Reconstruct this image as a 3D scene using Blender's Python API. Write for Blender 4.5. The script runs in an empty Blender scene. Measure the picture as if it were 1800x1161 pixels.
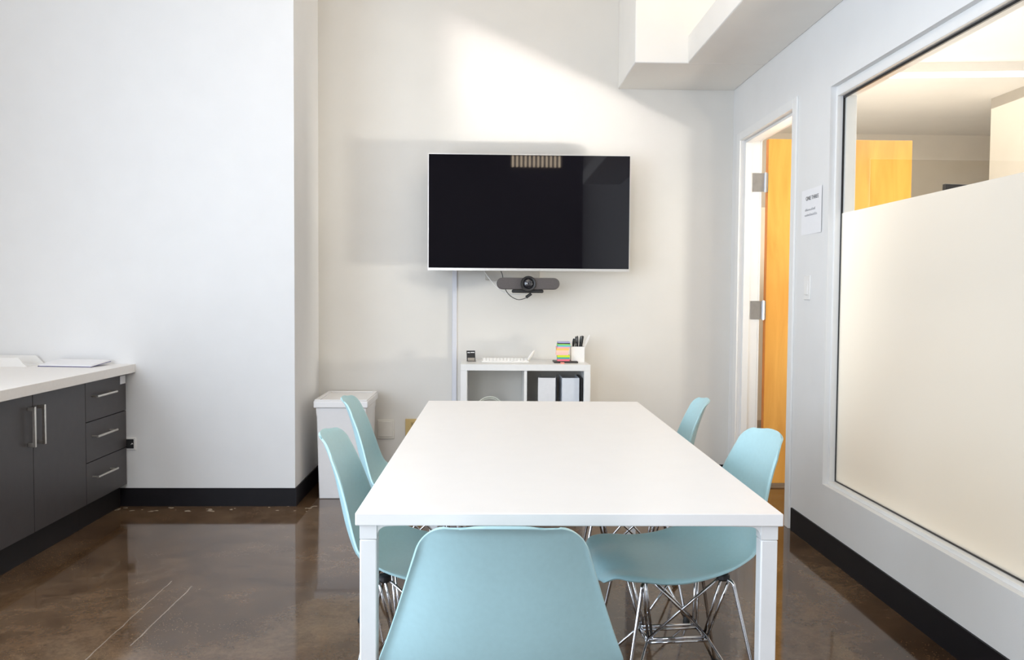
import bpy, bmesh, math, random
from mathutils import Vector, Matrix
random.seed(4)
PI = math.pi
sc = bpy.context.scene
COL = sc.collection
R = math.radians

# ------------------------------------------------------------------ camera
cam_d = bpy.data.cameras.new('camera')
cam_d.sensor_width = 36.0
cam_d.lens = 36.0 * 1510.0 / 1800.0
cam_d.clip_start = 0.02
cam_d.clip_end = 200
cam = bpy.data.objects.new('camera', cam_d)
COL.objects.link(cam)
YAW, PITCH, ROLL = R(1.68), R(-2.37), R(0.40)
fw = Vector((math.sin(YAW) * math.cos(PITCH), math.cos(YAW) * math.cos(PITCH), math.sin(PITCH)))
rt = Vector((math.cos(YAW), -math.sin(YAW), 0))
up = rt.cross(fw)
r2 = math.cos(ROLL) * rt + math.sin(ROLL) * up
u2 = -math.sin(ROLL) * rt + math.cos(ROLL) * up
m = Matrix((r2, u2, -fw)).transposed().to_4x4()
m.translation = Vector((0, 0, 1.2))
cam.matrix_world = m
sc.camera = cam

# ------------------------------------------------------------------ exposure
sc.view_settings.view_transform = 'Standard'
sc.view_settings.look = 'None'
sc.view_settings.gamma = 1.0
sc.view_settings.use_curve_mapping = False
sc.view_settings.exposure = 0.15
sc.cycles.use_denoising = True
sc.cycles.max_bounces = 12
sc.cycles.diffuse_bounces = 7
sc.cycles.glossy_bounces = 4
sc.cycles.transparent_max_bounces = 12
sc.cycles.sample_clamp_indirect = 6.0
sc.cycles.caustics_reflective = False
sc.cycles.caustics_refractive = False

# ------------------------------------------------------------------ world: pale daylight outside
w = bpy.data.worlds.new('daylight')
sc.world = w
w.use_nodes = True
bg = w.node_tree.nodes['Background']
bg.inputs['Color'].default_value = (0.78, 0.88, 1.0, 1)
bg.inputs['Strength'].default_value = 1.2


def area(name, loc, aim, sx, sy, power, color, spread=180.0):
    d = bpy.data.lights.new(name, 'AREA')
    d.shape = 'RECTANGLE'
    d.size, d.size_y = sx, sy
    d.energy = power
    d.color = color
    d.spread = R(spread)
    o = bpy.data.objects.new(name, d)
    COL.objects.link(o)
    o.location = loc
    o.rotation_euler = (Vector(aim) - Vector(loc)).to_track_quat('-Z', 'Y').to_euler()
    return o


# daylight through the big window in the left wall
area('daylight_left_window', (-2.72, 1.2, 1.42), (0.0, 1.6, 1.25), 2.9, 2.6, 118, (0.73, 0.845, 1.0))
# daylight through the tall window in the rear wall, behind the camera to the left
area('daylight_rear_window', (-1.85, -3.55, 1.70), (0.0, 2.4, 0.9), 1.5, 2.5, 108, (0.87, 0.92, 1.0))
# added warm overhead fill for the meeting room, without any fixture
area('added_ceiling_fill', (-0.45, 2.3, 3.40), (-0.45, 2.3, 0.0), 1.6, 3.6, 20, (1.0, 0.88, 0.74))
# warm strip light lying on top of the soffit slab
area('cove_strip_light', (1.36, 3.7, 2.70), (1.34, 3.7, 4.0), 0.08, 2.2, 18, (1.0, 0.72, 0.40))
# hall: linear ceiling lights shining down, and an added uplight to brighten its ceiling
area('hall_ceiling_light', (3.8, 5.4, 2.86), (3.8, 5.4, 0.0), 2.0, 5.5, 72, (1.0, 0.92, 0.80))
area('added_hall_upfill', (3.1, 5.4, 1.25), (3.1, 5.4, 3.0), 1.6, 4.6, 80, (1.0, 0.93, 0.84))
# added low fill in the hall that brightens the lower frosted glass
area('added_hall_floor_fill', (3.3, 2.6, 0.06), (1.7, 2.5, 0.6), 1.2, 0.8, 24, (1.0, 0.88, 0.70))
# sun glint that comes back up off the hall floor, through the open door
area('sun_glint', (5.6, 2.2, 0.38), (0.0, 5.5, 2.60), 0.26, 0.26, 2.4, (1.0, 0.97, 0.93), 13)
area('sun_glow', (4.5, 3.42, 0.95), (-0.75, 5.5, 1.8), 0.5, 0.4, 8.0, (1.0, 0.95, 0.84), 45)


# ------------------------------------------------------------------ materials
def mat(name, color, rough=0.5, metal=0.0, noise=0.04, scale=40.0, bump=0.0, bscale=None, spec=0.5,
        coat=0.0, stretch=None):
    """Principled with a faint procedural mottling of its colour (and optional bump)."""
    M = bpy.data.materials.new(name)
    M.use_nodes = True
    nt = M.node_tree
    b = nt.nodes['Principled BSDF']
    b.inputs['Roughness'].default_value = rough
    b.inputs['Metallic'].default_value = metal
    b.inputs['Specular IOR Level'].default_value = spec
    b.inputs['Coat Weight'].default_value = coat
    tc = nt.nodes.new('ShaderNodeTexCoord')
    mp = nt.nodes.new('ShaderNodeMapping')
    if stretch:
        mp.inputs['Scale'].default_value = stretch
    nt.links.new(tc.outputs['Object'], mp.inputs['Vector'])
    n = nt.nodes.new('ShaderNodeTexNoise')
    n.inputs['Scale'].default_value = scale
    n.inputs['Detail'].default_value = 4
    nt.links.new(mp.outputs['Vector'], n.inputs['Vector'])
    cr = nt.nodes.new('ShaderNodeValToRGB')
    lo = [max(0, c * (1 - noise)) for c in color]
    hi = [min(1, c * (1 + noise)) for c in color]
    cr.color_ramp.elements[0].position = 0.3
    cr.color_ramp.elements[1].position = 0.7
    cr.color_ramp.elements[0].color = (*lo, 1)
    cr.color_ramp.elements[1].color = (*hi, 1)
    nt.links.new(n.outputs['Fac'], cr.inputs['Fac'])
    nt.links.new(cr.outputs['Color'], b.inputs['Base Color'])
    if bump:
        n2 = nt.nodes.new('ShaderNodeTexNoise')
        n2.inputs['Scale'].default_value = bscale or scale * 4
        n2.inputs['Detail'].default_value = 3
        nt.links.new(mp.outputs['Vector'], n2.inputs['Vector'])
        bp = nt.nodes.new('ShaderNodeBump')
        bp.inputs['Strength'].default_value = bump
        bp.inputs['Distance'].default_value = 0.002
        nt.links.new(n2.outputs['Fac'], bp.inputs['Height'])
        nt.links.new(bp.outputs['Normal'], b.inputs['Normal'])
    return M


def emit(name, color, strength):
    M = bpy.data.materials.new(name)
    M.use_nodes = True
    nt = M.node_tree
    nt.nodes.remove(nt.nodes['Principled BSDF'])
    e = nt.nodes.new('ShaderNodeEmission')
    e.inputs['Color'].default_value = (*color, 1)
    e.inputs['Strength'].default_value = strength
    nt.links.new(e.outputs[0], nt.nodes['Material Output'].inputs['Surface'])
    return M


def schlick(nt):
    """reflectance of glass by viewing angle, the same from both sides of a pane"""
    l = nt.nodes.new('ShaderNodeLayerWeight')
    l.inputs['Blend'].default_value = 0.5
    p = nt.nodes.new('ShaderNodeMath')
    p.operation = 'POWER'
    p.inputs[1].default_value = 5.0
    nt.links.new(l.outputs['Facing'], p.inputs[0])
    k = nt.nodes.new('ShaderNodeMath')
    k.operation = 'MULTIPLY_ADD'
    k.inputs[1].default_value = 0.92
    k.inputs[2].default_value = 0.06
    nt.links.new(p.outputs[0], k.inputs[0])
    return k.outputs[0]


def clear_glass():
    M = bpy.data.materials.new('clear_glass')
    M.use_nodes = True
    nt = M.node_tree
    nt.nodes.remove(nt.nodes['Principled BSDF'])
    t = nt.nodes.new('ShaderNodeBsdfTransparent')
    t.inputs['Color'].default_value = (0.96, 0.97, 0.95, 1)
    g = nt.nodes.new('ShaderNodeBsdfGlossy')
    g.inputs['Roughness'].default_value = 0.0
    fr = schlick(nt)
    mx = nt.nodes.new('ShaderNodeMixShader')
    nt.links.new(fr, mx.inputs[0])
    nt.links.new(t.outputs[0], mx.inputs[1])
    nt.links.new(g.outputs[0], mx.inputs[2])
    nt.links.new(mx.outputs[0], nt.nodes['Material Output'].inputs['Surface'])
    return M


def frosted_glass():
    M = bpy.data.materials.new('frosted_film_glass')
    M.use_nodes = True
    nt = M.node_tree
    nt.nodes.remove(nt.nodes['Principled BSDF'])
    tl = nt.nodes.new('ShaderNodeBsdfTranslucent')
    tl.inputs['Color'].default_value = (0.90, 0.89, 0.84, 1)
    df = nt.nodes.new('ShaderNodeBsdfDiffuse')
    df.inputs['Color'].default_value = (0.86, 0.86, 0.82, 1)
    m1 = nt.nodes.new('ShaderNodeMixShader')
    m1.inputs[0].default_value = 0.45
    g = nt.nodes.new('ShaderNodeBsdfGlossy')
    g.inputs['Roughness'].default_value = 0.22
    n = nt.nodes.new('ShaderNodeTexNoise')
    n.inputs['Scale'].default_value = 350
    bp = nt.nodes.new('ShaderNodeBump')
    bp.inputs['Strength'].default_value = 0.05
    bp.inputs['Distance'].default_value = 0.001
    nt.links.new(n.outputs['Fac'], bp.inputs['Height'])
    nt.links.new(bp.outputs['Normal'], g.inputs['Normal'])
    lw = schlick(nt)
    m2 = nt.nodes.new('ShaderNodeMixShader')
    nt.links.new(tl.outputs[0], m1.inputs[1])
    nt.links.new(df.outputs[0], m1.inputs[2])
    nt.links.new(lw, m2.inputs[0])
    nt.links.new(m1.outputs[0], m2.inputs[1])
    nt.links.new(g.outputs[0], m2.inputs[2])
    nt.links.new(m2.outputs[0], nt.nodes['Material Output'].inputs['Surface'])
    return M


def concrete():
    """Polished, stained brown concrete: cloudy browns, pale specks, two pale scored lines."""
    M = bpy.data.materials.new('polished_concrete')
    M.use_nodes = True
    nt = M.node_tree
    L = nt.links.new
    b = nt.nodes['Principled BSDF']
    b.inputs['Specular IOR Level'].default_value = 0.36
    tc = nt.nodes.new('ShaderNodeTexCoord')

    def noise(scale, detail, rough=0.6, dist=0.0):
        n = nt.nodes.new('ShaderNodeTexNoise')
        n.inputs['Scale'].default_value = scale
        n.inputs['Detail'].default_value = detail
        n.inputs['Roughness'].default_value = rough
        n.inputs['Distortion'].default_value = dist
        L(tc.outputs['Object'], n.inputs['Vector'])
        return n

    def ramp(fac, stops):
        r = nt.nodes.new('ShaderNodeValToRGB')
        els = r.color_ramp.elements
        while len(els) < len(stops):
            els.new(0.5)
        for e, (p, c) in zip(els, stops):
            e.position = p
            e.color = (*c, 1)
        L(fac, r.inputs['Fac'])
        return r

    def mix(fac, a, c, blend='MIX'):
        x = nt.nodes.new('ShaderNodeMix')
        x.data_type = 'RGBA'
        x.blend_type = blend
        if isinstance(fac, float):
            x.inputs[0].default_value = fac
        else:
            L(fac, x.inputs[0])
        L(a, x.inputs[6])
        if isinstance(c, tuple):
            x.inputs[7].default_value = (*c, 1)
        else:
            L(c, x.inputs[7])
        return x.outputs[2]

    def mth(op, a, bb=None, cc=None):
        x = nt.nodes.new('ShaderNodeMath')
        x.operation = op
        for i, v in enumerate((a, bb, cc)):
            if v is None:
                continue
            if isinstance(v, (int, float)):
                x.inputs[i].default_value = v
            else:
                L(v, x.inputs[i])
        return x.outputs[0]

    big = noise(1.3, 6, 0.62, 0.6)
    c1 = ramp(big.outputs['Fac'], [(0.30, (0.045, 0.024, 0.012)), (0.46, (0.090, 0.052, 0.028)),
                                   (0.58, (0.135, 0.085, 0.050)), (0.74, (0.160, 0.112, 0.072))])
    fine = noise(60, 6, 0.75, 0.4)
    c2 = ramp(fine.outputs['Fac'], [(0.30, (0.62, 0.58, 0.52)), (0.70, (1.22, 1.20, 1.16))])
    col = mix(0.75, c1.outputs['Color'], c2.outputs['Color'], 'MULTIPLY')
    med = noise(8, 6, 0.68, 0.5)
    c3 = ramp(med.outputs['Fac'], [(0.34, (0.62, 0.58, 0.54)), (0.52, (1.0, 1.0, 1.0)), (0.68, (1.22, 1.18, 1.12))])
    col = mix(0.8, col, c3.outputs['Color'], 'MULTIPLY')
    # pale aggregate specks
    v = nt.nodes.new('ShaderNodeTexVoronoi')
    v.inputs['Scale'].default_value = 95
    L(tc.outputs['Object'], v.inputs['Vector'])
    patch = noise(2.2, 2)
    s1 = mth('LESS_THAN', v.outputs['Distance'], 0.17)
    s2 = mth('GREATER_THAN', patch.outputs['Fac'], 0.56)
    col = mix(mth('MULTIPLY', mth('MULTIPLY', s1, s2), 0.45), col, (0.34, 0.22, 0.10))
    # scored lines: (x0,y0)-(x1,y1) on the floor
    sx = nt.nodes.new('ShaderNodeSeparateXYZ')
    L(tc.outputs['Object'], sx.inputs[0])
    wob = noise(9, 3)
    for (x0, y0, x1, y1, wd) in SCORES:
        ln = math.hypot(x1 - x0, y1 - y0)
        dx, dy = (x1 - x0) / ln, (y1 - y0) / ln
        px = mth('SUBTRACT', sx.outputs[0], x0)
        py = mth('SUBTRACT', sx.outputs[1], y0)
        t = mth('ADD', mth('MULTIPLY', px, dx), mth('MULTIPLY', py, dy))
        d = mth('ABSOLUTE', mth('ADD', mth('SUBTRACT', mth('MULTIPLY', px, -dy), mth('MULTIPLY', py, -dx)),
                                mth('MULTIPLY', mth('SUBTRACT', wob.outputs['Fac'], 0.5), 0.012)))
        k = mth('MULTIPLY', mth('LESS_THAN', d, wd), mth('MULTIPLY', mth('GREATER_THAN', t, 0.0), mth('LESS_THAN', t, ln)))
        k = mth('MULTIPLY', k, mth('ADD', mth('MULTIPLY', wob.outputs['Fac'], 0.7), 0.1))
        col = mix(k, col, (0.42, 0.36, 0.30))
    # paint crumbs close to the base of the projecting wall
    crumb = noise(16, 2, 0.5)
    band = mth('MULTIPLY', mth('GREATER_THAN', sx.outputs[1], 4.70), mth('LESS_THAN', sx.outputs[1], 4.83))
    band = mth('MULTIPLY', band, mth('LESS_THAN', sx.outputs[0], -0.95))
    col = mix(mth('MULTIPLY', band, mth('GREATER_THAN', crumb.outputs['Fac'], 0.63)), col, (0.40, 0.33, 0.25))
    L(col, b.inputs['Base Color'])
    rr = ramp(noise(5, 4).outputs['Fac'], [(0.3, (0.045,) * 3), (0.7, (0.10,) * 3)])
    L(rr.outputs['Color'], b.inputs['Roughness'])
    bp = nt.nodes.new('ShaderNodeBump')
    bp.inputs['Strength'].default_value = 0.06
    bp.inputs['Distance'].default_value = 0.003
    L(noise(4, 3).outputs['Fac'], bp.inputs['Height'])
    L(bp.outputs['Normal'], b.inputs['Normal'])
    return M


def maple():
    M = bpy.data.materials.new('maple_veneer')
    M.use_nodes = True
    nt = M.node_tree
    b = nt.nodes['Principled BSDF']
    b.inputs['Roughness'].default_value = 0.35
    tc = nt.nodes.new('ShaderNodeTexCoord')
    mp = nt.nodes.new('ShaderNodeMapping')
    mp.inputs['Scale'].default_value = (7, 7, 0.8)
    nt.links.new(tc.outputs['Object'], mp.inputs['Vector'])
    n = nt.nodes.new('ShaderNodeTexNoise')
    n.inputs['Scale'].default_value = 2.0
    n.inputs['Detail'].default_value = 6
    n.inputs['Distortion'].default_value = 0.8
    nt.links.new(mp.outputs['Vector'], n.inputs['Vector'])
    cr = nt.nodes.new('ShaderNodeValToRGB')
    cr.color_ramp.elements[0].position = 0.3
    cr.color_ramp.elements[1].position = 0.72
    cr.color_ramp.elements[0].color = (0.74, 0.33, 0.055, 1)
    cr.color_ramp.elements[1].color = (0.90, 0.47, 0.10, 1)
    nt.links.new(n.outputs['Fac'], cr.inputs['Fac'])
    nt.links.new(cr.outputs['Color'], b.inputs['Base Color'])
    return M


# floor lines (metres): two parallel scored lines left of the table
SCORES = [(-1.302, 2.60, -1.302, 3.562, 0.0022), (-1.201, 2.90, -1.197, 3.50, 0.0026)]

WALL = mat('wall_paint', (0.80, 0.80, 0.80), 0.55, noise=0.012, scale=6, bump=0.08, bscale=160, spec=0.3)
WALLB_TINT = mat('wall_paint_back_light_tint', (0.71, 0.69, 0.65), 0.55, noise=0.012, scale=6, bump=0.08, bscale=160, spec=0.3)  # same wall paint, darkened and warmed to put the back wall's light into colour
WALLR = mat('wall_paint_right', (0.80, 0.80, 0.795), 0.5, noise=0.012, scale=6, bump=0.08, bscale=160, spec=0.35)
TRIMW = mat('white_trim_paint', (0.84, 0.84, 0.83), 0.35, noise=0.01, scale=10)
CEIL = mat('ceiling_paint', (0.86, 0.84, 0.80), 0.7, noise=0.012, scale=5)
BASE = mat('black_rubber', (0.006, 0.005, 0.007), 0.5, noise=0.2, scale=12, spec=0.22)
FLOOR = concrete()
GLASS = clear_glass()
FROST = frosted_glass()
MAPLE = maple()
MAPLE_D = mat('maple_edge', (0.62, 0.22, 0.035), 0.45, noise=0.12, scale=30, stretch=(6, 6, 0.6))
STEEL = mat('hinge_steel', (0.62, 0.63, 0.65), 0.35, 1.0, noise=0.05)
NICKEL = mat('brushed_nickel', (0.72, 0.68, 0.62), 0.30, 1.0, noise=0.08, scale=60, stretch=(1, 8, 1))
CHROME = mat('chrome_wire', (0.62, 0.62, 0.64), 0.10, 1.0, noise=0.04)
LAM = mat('white_laminate', (0.86, 0.845, 0.835), 0.32, noise=0.008, scale=12)
LEGW = mat('white_powder_coat', (0.82, 0.82, 0.82), 0.35, noise=0.01, scale=30)
COUNTER = mat('counter_laminate', (0.84, 0.81, 0.78), 0.35, noise=0.015, scale=60)
CAB = mat('charcoal_laminate', (0.055, 0.050, 0.052), 0.42, noise=0.06, scale=20)
CABIN = mat('cabinet_carcass', (0.014, 0.012, 0.013), 0.5, noise=0.1, spec=0.3)
AQUA = mat('aqua_polypropylene', (0.40, 0.615, 0.655), 0.38, noise=0.02, scale=90, bump=0.03, bscale=900)
BLACKP = mat('black_plastic', (0.015, 0.015, 0.016), 0.4, noise=0.15)
RUBBER = mat('black_rubber_glide', (0.012, 0.012, 0.012), 0.6, noise=0.1)
SCREEN = mat('screen_glass', (0.006, 0.0055, 0.008), 0.025, noise=0.05, spec=0.35)
SILVER = mat('silver_bezel', (0.72, 0.71, 0.69), 0.28, 0.6, noise=0.03)
TVBACK = mat('television_back', (0.03, 0.03, 0.032), 0.5, noise=0.1)
GREYCAM = mat('camera_fabric_grey', (0.085, 0.075, 0.075), 0.6, noise=0.1, scale=200, bump=0.2, bscale=1500)
LENS = mat('lens_glass', (0.02, 0.02, 0.025), 0.05, noise=0.1, coat=1.0)
BEIGE = mat('bracket_beige', (0.50, 0.47, 0.42), 0.5, noise=0.04)
WHITEP = mat('white_plastic', (0.84, 0.83, 0.81), 0.35, noise=0.01)
PLATE = mat('ivory_plate', (0.74, 0.71, 0.65), 0.4, noise=0.02)
TAN = mat('tan_plastic', (0.58, 0.42, 0.17), 0.4, noise=0.04)
SHELF = mat('shelf_white', (0.82, 0.82, 0.81), 0.35, noise=0.01)
PAPER = mat('paper', (0.86, 0.86, 0.88), 0.7, noise=0.01)
INK = mat('printed_ink', (0.10, 0.10, 0.11), 0.7, noise=0.1)
INKG = mat('printed_ink_pale', (0.42, 0.42, 0.45), 0.7, noise=0.1)
NAVY = mat('navy_cover', (0.13, 0.13, 0.26), 0.45, noise=0.08)
BINDER = mat('binder_white', (0.76, 0.76, 0.77), 0.4, noise=0.02)
BINW = mat('bin_white', (0.82, 0.81, 0.81), 0.38, noise=0.01)
HALLW = mat('hall_wall_paint', (0.86, 0.82, 0.74), 0.6, noise=0.02, scale=5)
HALLT = mat('hall_taupe_panel', (0.60, 0.53, 0.43), 0.6, noise=0.03, scale=5)
REARW = mat('rear_wall_dark', (0.10, 0.085, 0.085), 0.7, noise=0.1, scale=3)
BRICK = mat('rear_red_panel', (0.10, 0.03, 0.025), 0.7, noise=0.2, scale=8)


# ------------------------------------------------------------------ mesh helpers
def box(bm, x0, x1, y0, y1, z0, z1):
    vs = [bm.verts.new((x, y, z)) for x in (x0, x1) for y in (y0, y1) for z in (z0, z1)]
    for f in ((0, 1, 3, 2), (4, 6, 7, 5), (0, 4, 5, 1), (2, 3, 7, 6), (0, 2, 6, 4), (1, 5, 7, 3)):
        bm.faces.new([vs[i] for i in f])


def tube(bm, pts, r, seg=10, cap=True):
    pts = [Vector(p) for p in pts]
    rings = []
    prev = None
    for i, p in enumerate(pts):
        a = pts[max(0, i - 1)]
        c = pts[min(len(pts) - 1, i + 1)]
        t = (c - a).normalized()
        if prev is None:
            u = t.orthogonal().normalized()
        else:
            u = (prev - t * prev.dot(t)).normalized()
        prev = u
        v = t.cross(u)
        rr = r[i] if isinstance(r, (list, tuple)) else r
        rings.append([bm.verts.new(p + rr * (math.cos(k * 2 * PI / seg) * u + math.sin(k * 2 * PI / seg) * v)) for k in range(seg)])
    for a, c in zip(rings, rings[1:]):
        for k in range(seg):
            bm.faces.new((a[k], a[(k + 1) % seg], c[(k + 1) % seg], c[k]))
    if cap:
        bm.faces.new(rings[0][::-1])
        bm.faces.new(rings[-1])


def smooth_path(pts, n=6):
    P = [Vector(p) for p in pts]
    out = []
    for i in range(len(P) - 1):
        p0, p1, p2, p3 = P[max(0, i - 1)], P[i], P[i + 1], P[min(len(P) - 1, i + 2)]
        for k in range(n):
            t = k / n
            out.append(0.5 * ((2 * p1) + (p2 - p0) * t + (2 * p0 - 5 * p1 + 4 * p2 - p3) * t * t + (3 * p1 - p0 - 3 * p2 + p3) * t ** 3))
    out.append(P[-1])
    return out


def lathe(bm, prof, seg=32, axis='Z', at=(0, 0, 0)):
    """prof: (radius, height) pairs, revolved about an axis through at."""
    at = Vector(at)
    rings = []
    for (r, hgt) in prof:
        ring = []
        for k in range(seg):
            a = 2 * PI * k / seg
            c, s = r * math.cos(a), r * math.sin(a)
            p = {'Z': (c, s, hgt), 'Y': (c, hgt, s), 'X': (hgt, c, s)}[axis]
            ring.append(bm.verts.new(at + Vector(p)))
        rings.append(ring)
    for a, c in zip(rings, rings[1:]):
        for k in range(seg):
            bm.faces.new((a[k], a[(k + 1) % seg], c[(k + 1) % seg], c[k]))
    bm.faces.new(rings[0])
    bm.faces.new(rings[-1])


def prism(bm, poly, axis, a, b):
    """extrude a 2-D polygon along an axis; poly coords are the two other axes in order."""
    def P(u, v, t):
        return {'X': (t, u, v), 'Y': (u, t, v), 'Z': (u, v, t)}[axis]
    A = [bm.verts.new(P(u, v, a)) for u, v in poly]
    B = [bm.verts.new(P(u, v, b)) for u, v in poly]
    n = len(poly)
    bm.faces.new(A)
    bm.faces.new(B[::-1])
    for i in range(n):
        bm.faces.new((A[i], A[(i + 1) % n], B[(i + 1) % n], B[i]))


def obj(name, bm, material, parent=None, bevel=0.0, smooth=False, segs=2, loc=None, label=None):
    bmesh.ops.recalc_face_normals(bm, faces=bm.faces)
    me = bpy.data.meshes.new(name)
    bm.to_mesh(me)
    bm.free()
    me.materials.append(material)
    o = bpy.data.objects.new(name, me)
    COL.objects.link(o)
    if parent:
        o.parent = parent
    if loc:
        o.location = loc
    if bevel:
        md = o.modifiers.new('bevel', 'BEVEL')
        md.width = bevel
        md.segments = segs
        md.limit_method = 'ANGLE'
        md.angle_limit = R(35)
    if smooth or bevel:
        for p in me.polygons:
            p.use_smooth = True
        if bevel or smooth == 'auto':
            me.set_sharp_from_angle(angle=R(35))
    if label:
        o['label'] = label
    return o


def B(name, x0, x1, y0, y1, z0, z1, material, parent=None, bevel=0.0, **k):
    bm = bmesh.new()
    box(bm, x0, x1, y0, y1, z0, z1)
    return obj(name, bm, material, parent, bevel, **k)


def tag(o, label, cat, group=None):
    o['label'] = label
    o['category'] = cat
    if group:
        o['group'] = group
    return o


def thing(name, label, cat, loc=(0, 0, 0), rotz=0.0, group=None):
    o = bpy.data.objects.new(name, None)
    o.empty_display_size = 0.1
    COL.objects.link(o)
    o.location = loc
    o.rotation_euler = (0, 0, rotz)
    return tag(o, label, cat, group)


def struct(o, label=None):
    o['kind'] = 'structure'
    if label:
        o['label'] = label
    return o


def copy_tree(o, parent=None):
    c = o.copy()
    COL.objects.link(c)
    if parent:
        c.parent = parent
    for ch in list(o.children):
        copy_tree(ch, c)
    return c


# ------------------------------------------------------------------ room shell
W = 1.574          # room face of the right wall
WT = 0.12          # its thickness
YB = 5.517         # room face of the back wall
XL = -2.75         # room face of the left wall
YR = -3.6          # room face of the rear wall
ZC = 3.55          # ceiling
YP, XP = 4.83, -1.074     # projecting wall at the left: its face and its corner
DY0, DY1, DZ = 4.415, 5.335, 2.165      # door opening in the right wall
WY0, WY1, WZ0, WZ1 = 1.25, 3.945, 0.323, 2.165   # window opening in the right wall

struct(B('floor', XL - 0.2, 8.2, YR - 0.2, 9.6, -0.12, 0.0, FLOOR), 'polished dark brown stained concrete floor')
struct(B('ceiling', XL - 0.2, W + WT, YR - 0.2, YB + 0.15, ZC, ZC + 0.15, CEIL), 'white painted ceiling high above the table')
struct(B('wall_back', XL, W + WT, YB, YB + 0.15, 0, ZC, WALLB_TINT), 'off-white back wall that carries the television')

bm = bmesh.new()
box(bm, XL, XP, YP, YB, 0, ZC)
struct(obj('wall_alcove', bm, WALL), 'projecting white wall at the end of the counter')

bm = bmesh.new()     # right wall: pieces around door and window
Y0 = YR
for (a, b_, z0, z1) in ((Y0, WY0, 0, ZC), (WY0, WY1, 0, WZ0), (WY0, WY1, WZ1, ZC), (WY1, DY0 - 0.01, 0, ZC),
                        (DY0 - 0.01, DY1 + 0.01, DZ + 0.01, ZC), (DY1 + 0.01, YB, 0, ZC)):
    box(bm, W, W + WT, a, b_, z0, z1)
bmesh.ops.remove_doubles(bm, verts=bm.verts, dist=1e-5)
struct(obj('wall_right', bm, WALLR), 'white right wall with door opening and interior window')

bm = bmesh.new()     # left wall with a large window
LY0, LY1, LZ0, LZ1 = -0.35, 2.75, 0.06, 2.85
for (a, b_, z0, z1) in ((YR, LY0, 0, ZC), (LY0, LY1, 0, LZ0), (LY0, LY1, LZ1, ZC), (LY1, YP, 0, ZC)):
    box(bm, XL - 0.2, XL, a, b_, z0, z1)
struct(obj('wall_left', bm, WALL), 'white left wall with a large window, beside the counter')

bm = bmesh.new()     # rear wall behind the camera with a high window
RX0, RX1, RZ0, RZ1 = 0.38, 1.22, 3.30, 3.50
QX0, QX1, QZ0, QZ1 = -2.6, -1.1, 0.4, 3.0
for (a, b_, z0, z1) in ((XL, QX0, 0, ZC), (QX0, QX1, 0, QZ0), (QX0, QX1, QZ1, ZC), (QX1, RX0, 0, ZC), (RX0, RX1, 0, RZ0), (RX0, RX1, RZ1, ZC), (RX1, W + WT, 0, ZC)):
    box(bm, a, b_, YR - 0.2, YR, z0, z1)
struct(obj('wall_rear', bm, REARW), 'dark wall behind the camera')

# soffit: low box at the back wall and a slab running forward along the right wall
SZ, ST = 2.515, 2.672
SX0, SX1, SY = 0.828, 1.128, 4.89
bm = bmesh.new()
box(bm, SX0, W, SY, YB, SZ, ZC)
box(bm, SX1, W, 0.4, SY, SZ, ST)
struct(obj('ceiling_soffit', bm, CEIL, bevel=0.006), 'white boxed soffit with a warm lit cove over the door')

# baseboards
def baseboard(name, poly_pts, label):
    bm = bmesh.new()
    (x0, y0, x1, y1) = poly_pts
    box(bm, x0, x1, y0, y1, 0, 0.102)
    struct(obj(name, bm, BASE, bevel=0.004), label)

bm = bmesh.new()
box(bm, -2.08, XP + 0.008, YP - 0.008, YP, 0, 0.102)
box(bm, XP, XP + 0.008, YP, YB, 0, 0.102)
struct(obj('baseboard_left', bm, BASE), 'black rubber base along the projecting wall')
baseboard('baseboard_back', (XP + 0.008, YB - 0.008, W, YB), 'black rubber base along the back wall')
bm = bmesh.new()
box(bm, W - 0.008, W, 0.0, DY0 - 0.085, 0, 0.115)
box(bm, W - 0.008, W, DY1 + 0.065, YB - 0.008, 0, 0.102)
struct(obj('baseboard_right', bm, BASE), 'black rubber base along the right wall below the window')

# ------------------------------------------------------------------ interior window in the right wall
win = bpy.data.objects.new('window_1', None)
COL.objects.link(win)
win.location = (W + 0.055, (WY0 + WY1) / 2, WZ0)
struct(win, 'interior window with frosted lower glass in the right wall')
GX = 0.0
yh = (WY1 - WY0) / 2
zt = WZ1 - WZ0
bm = bmesh.new()
t = 0.032
for (y0, y1, z0, z1) in ((-yh, -yh + t, 0, zt), (yh - t, yh, 0, zt), (-yh + t, yh - t, 0, 0.024), (-yh + t, yh - t, zt - 0.046, zt)):
    box(bm, 0.006, 0.055, y0, y1, z0, z1)
for (y0, y1, z0, z1) in ((-yh, -yh + 0.016, 0, zt), (yh - 0.016, yh, 0, zt), (-yh + 0.016, yh - 0.016, 0, 0.016), (-yh + 0.016, yh - 0.016, zt - 0.046, zt)):
    box(bm, -0.03, 0.006, y0, y1, z0, z1)
obj('window_frame', bm, TRIMW, win, bevel=0.002)
bm = bmesh.new()
for (y0, y1, z0, z1) in ((yh - 0.021, yh - 0.0165, 0.016, zt - 0.046), (-yh + 0.0165, -yh + 0.021, 0.016, zt - 0.046),
                         (-yh + 0.021, yh - 0.021, 0.0165, 0.0215), (-yh + 0.021, yh - 0.021, zt - 0.056, zt - 0.0465)):
    box(bm, -0.004, 0.004, y0, y1, z0, z1)
obj('gasket', bm, BLACKP, win, label='thin dark seal around the glass')
ZF = 1.583 - WZ0
bm = bmesh.new()
for (z0, z1, ) in ((ZF, zt - 0.056),):
    vs = [bm.verts.new(p) for p in ((0, -yh + 0.02, z0), (0, yh - 0.02, z0), (0, yh - 0.02, z1), (0, -yh + 0.02, z1))]
    bm.faces.new(vs)
obj('clear_pane', bm, GLASS, win, label='clear upper glass')
bm = bmesh.new()
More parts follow.
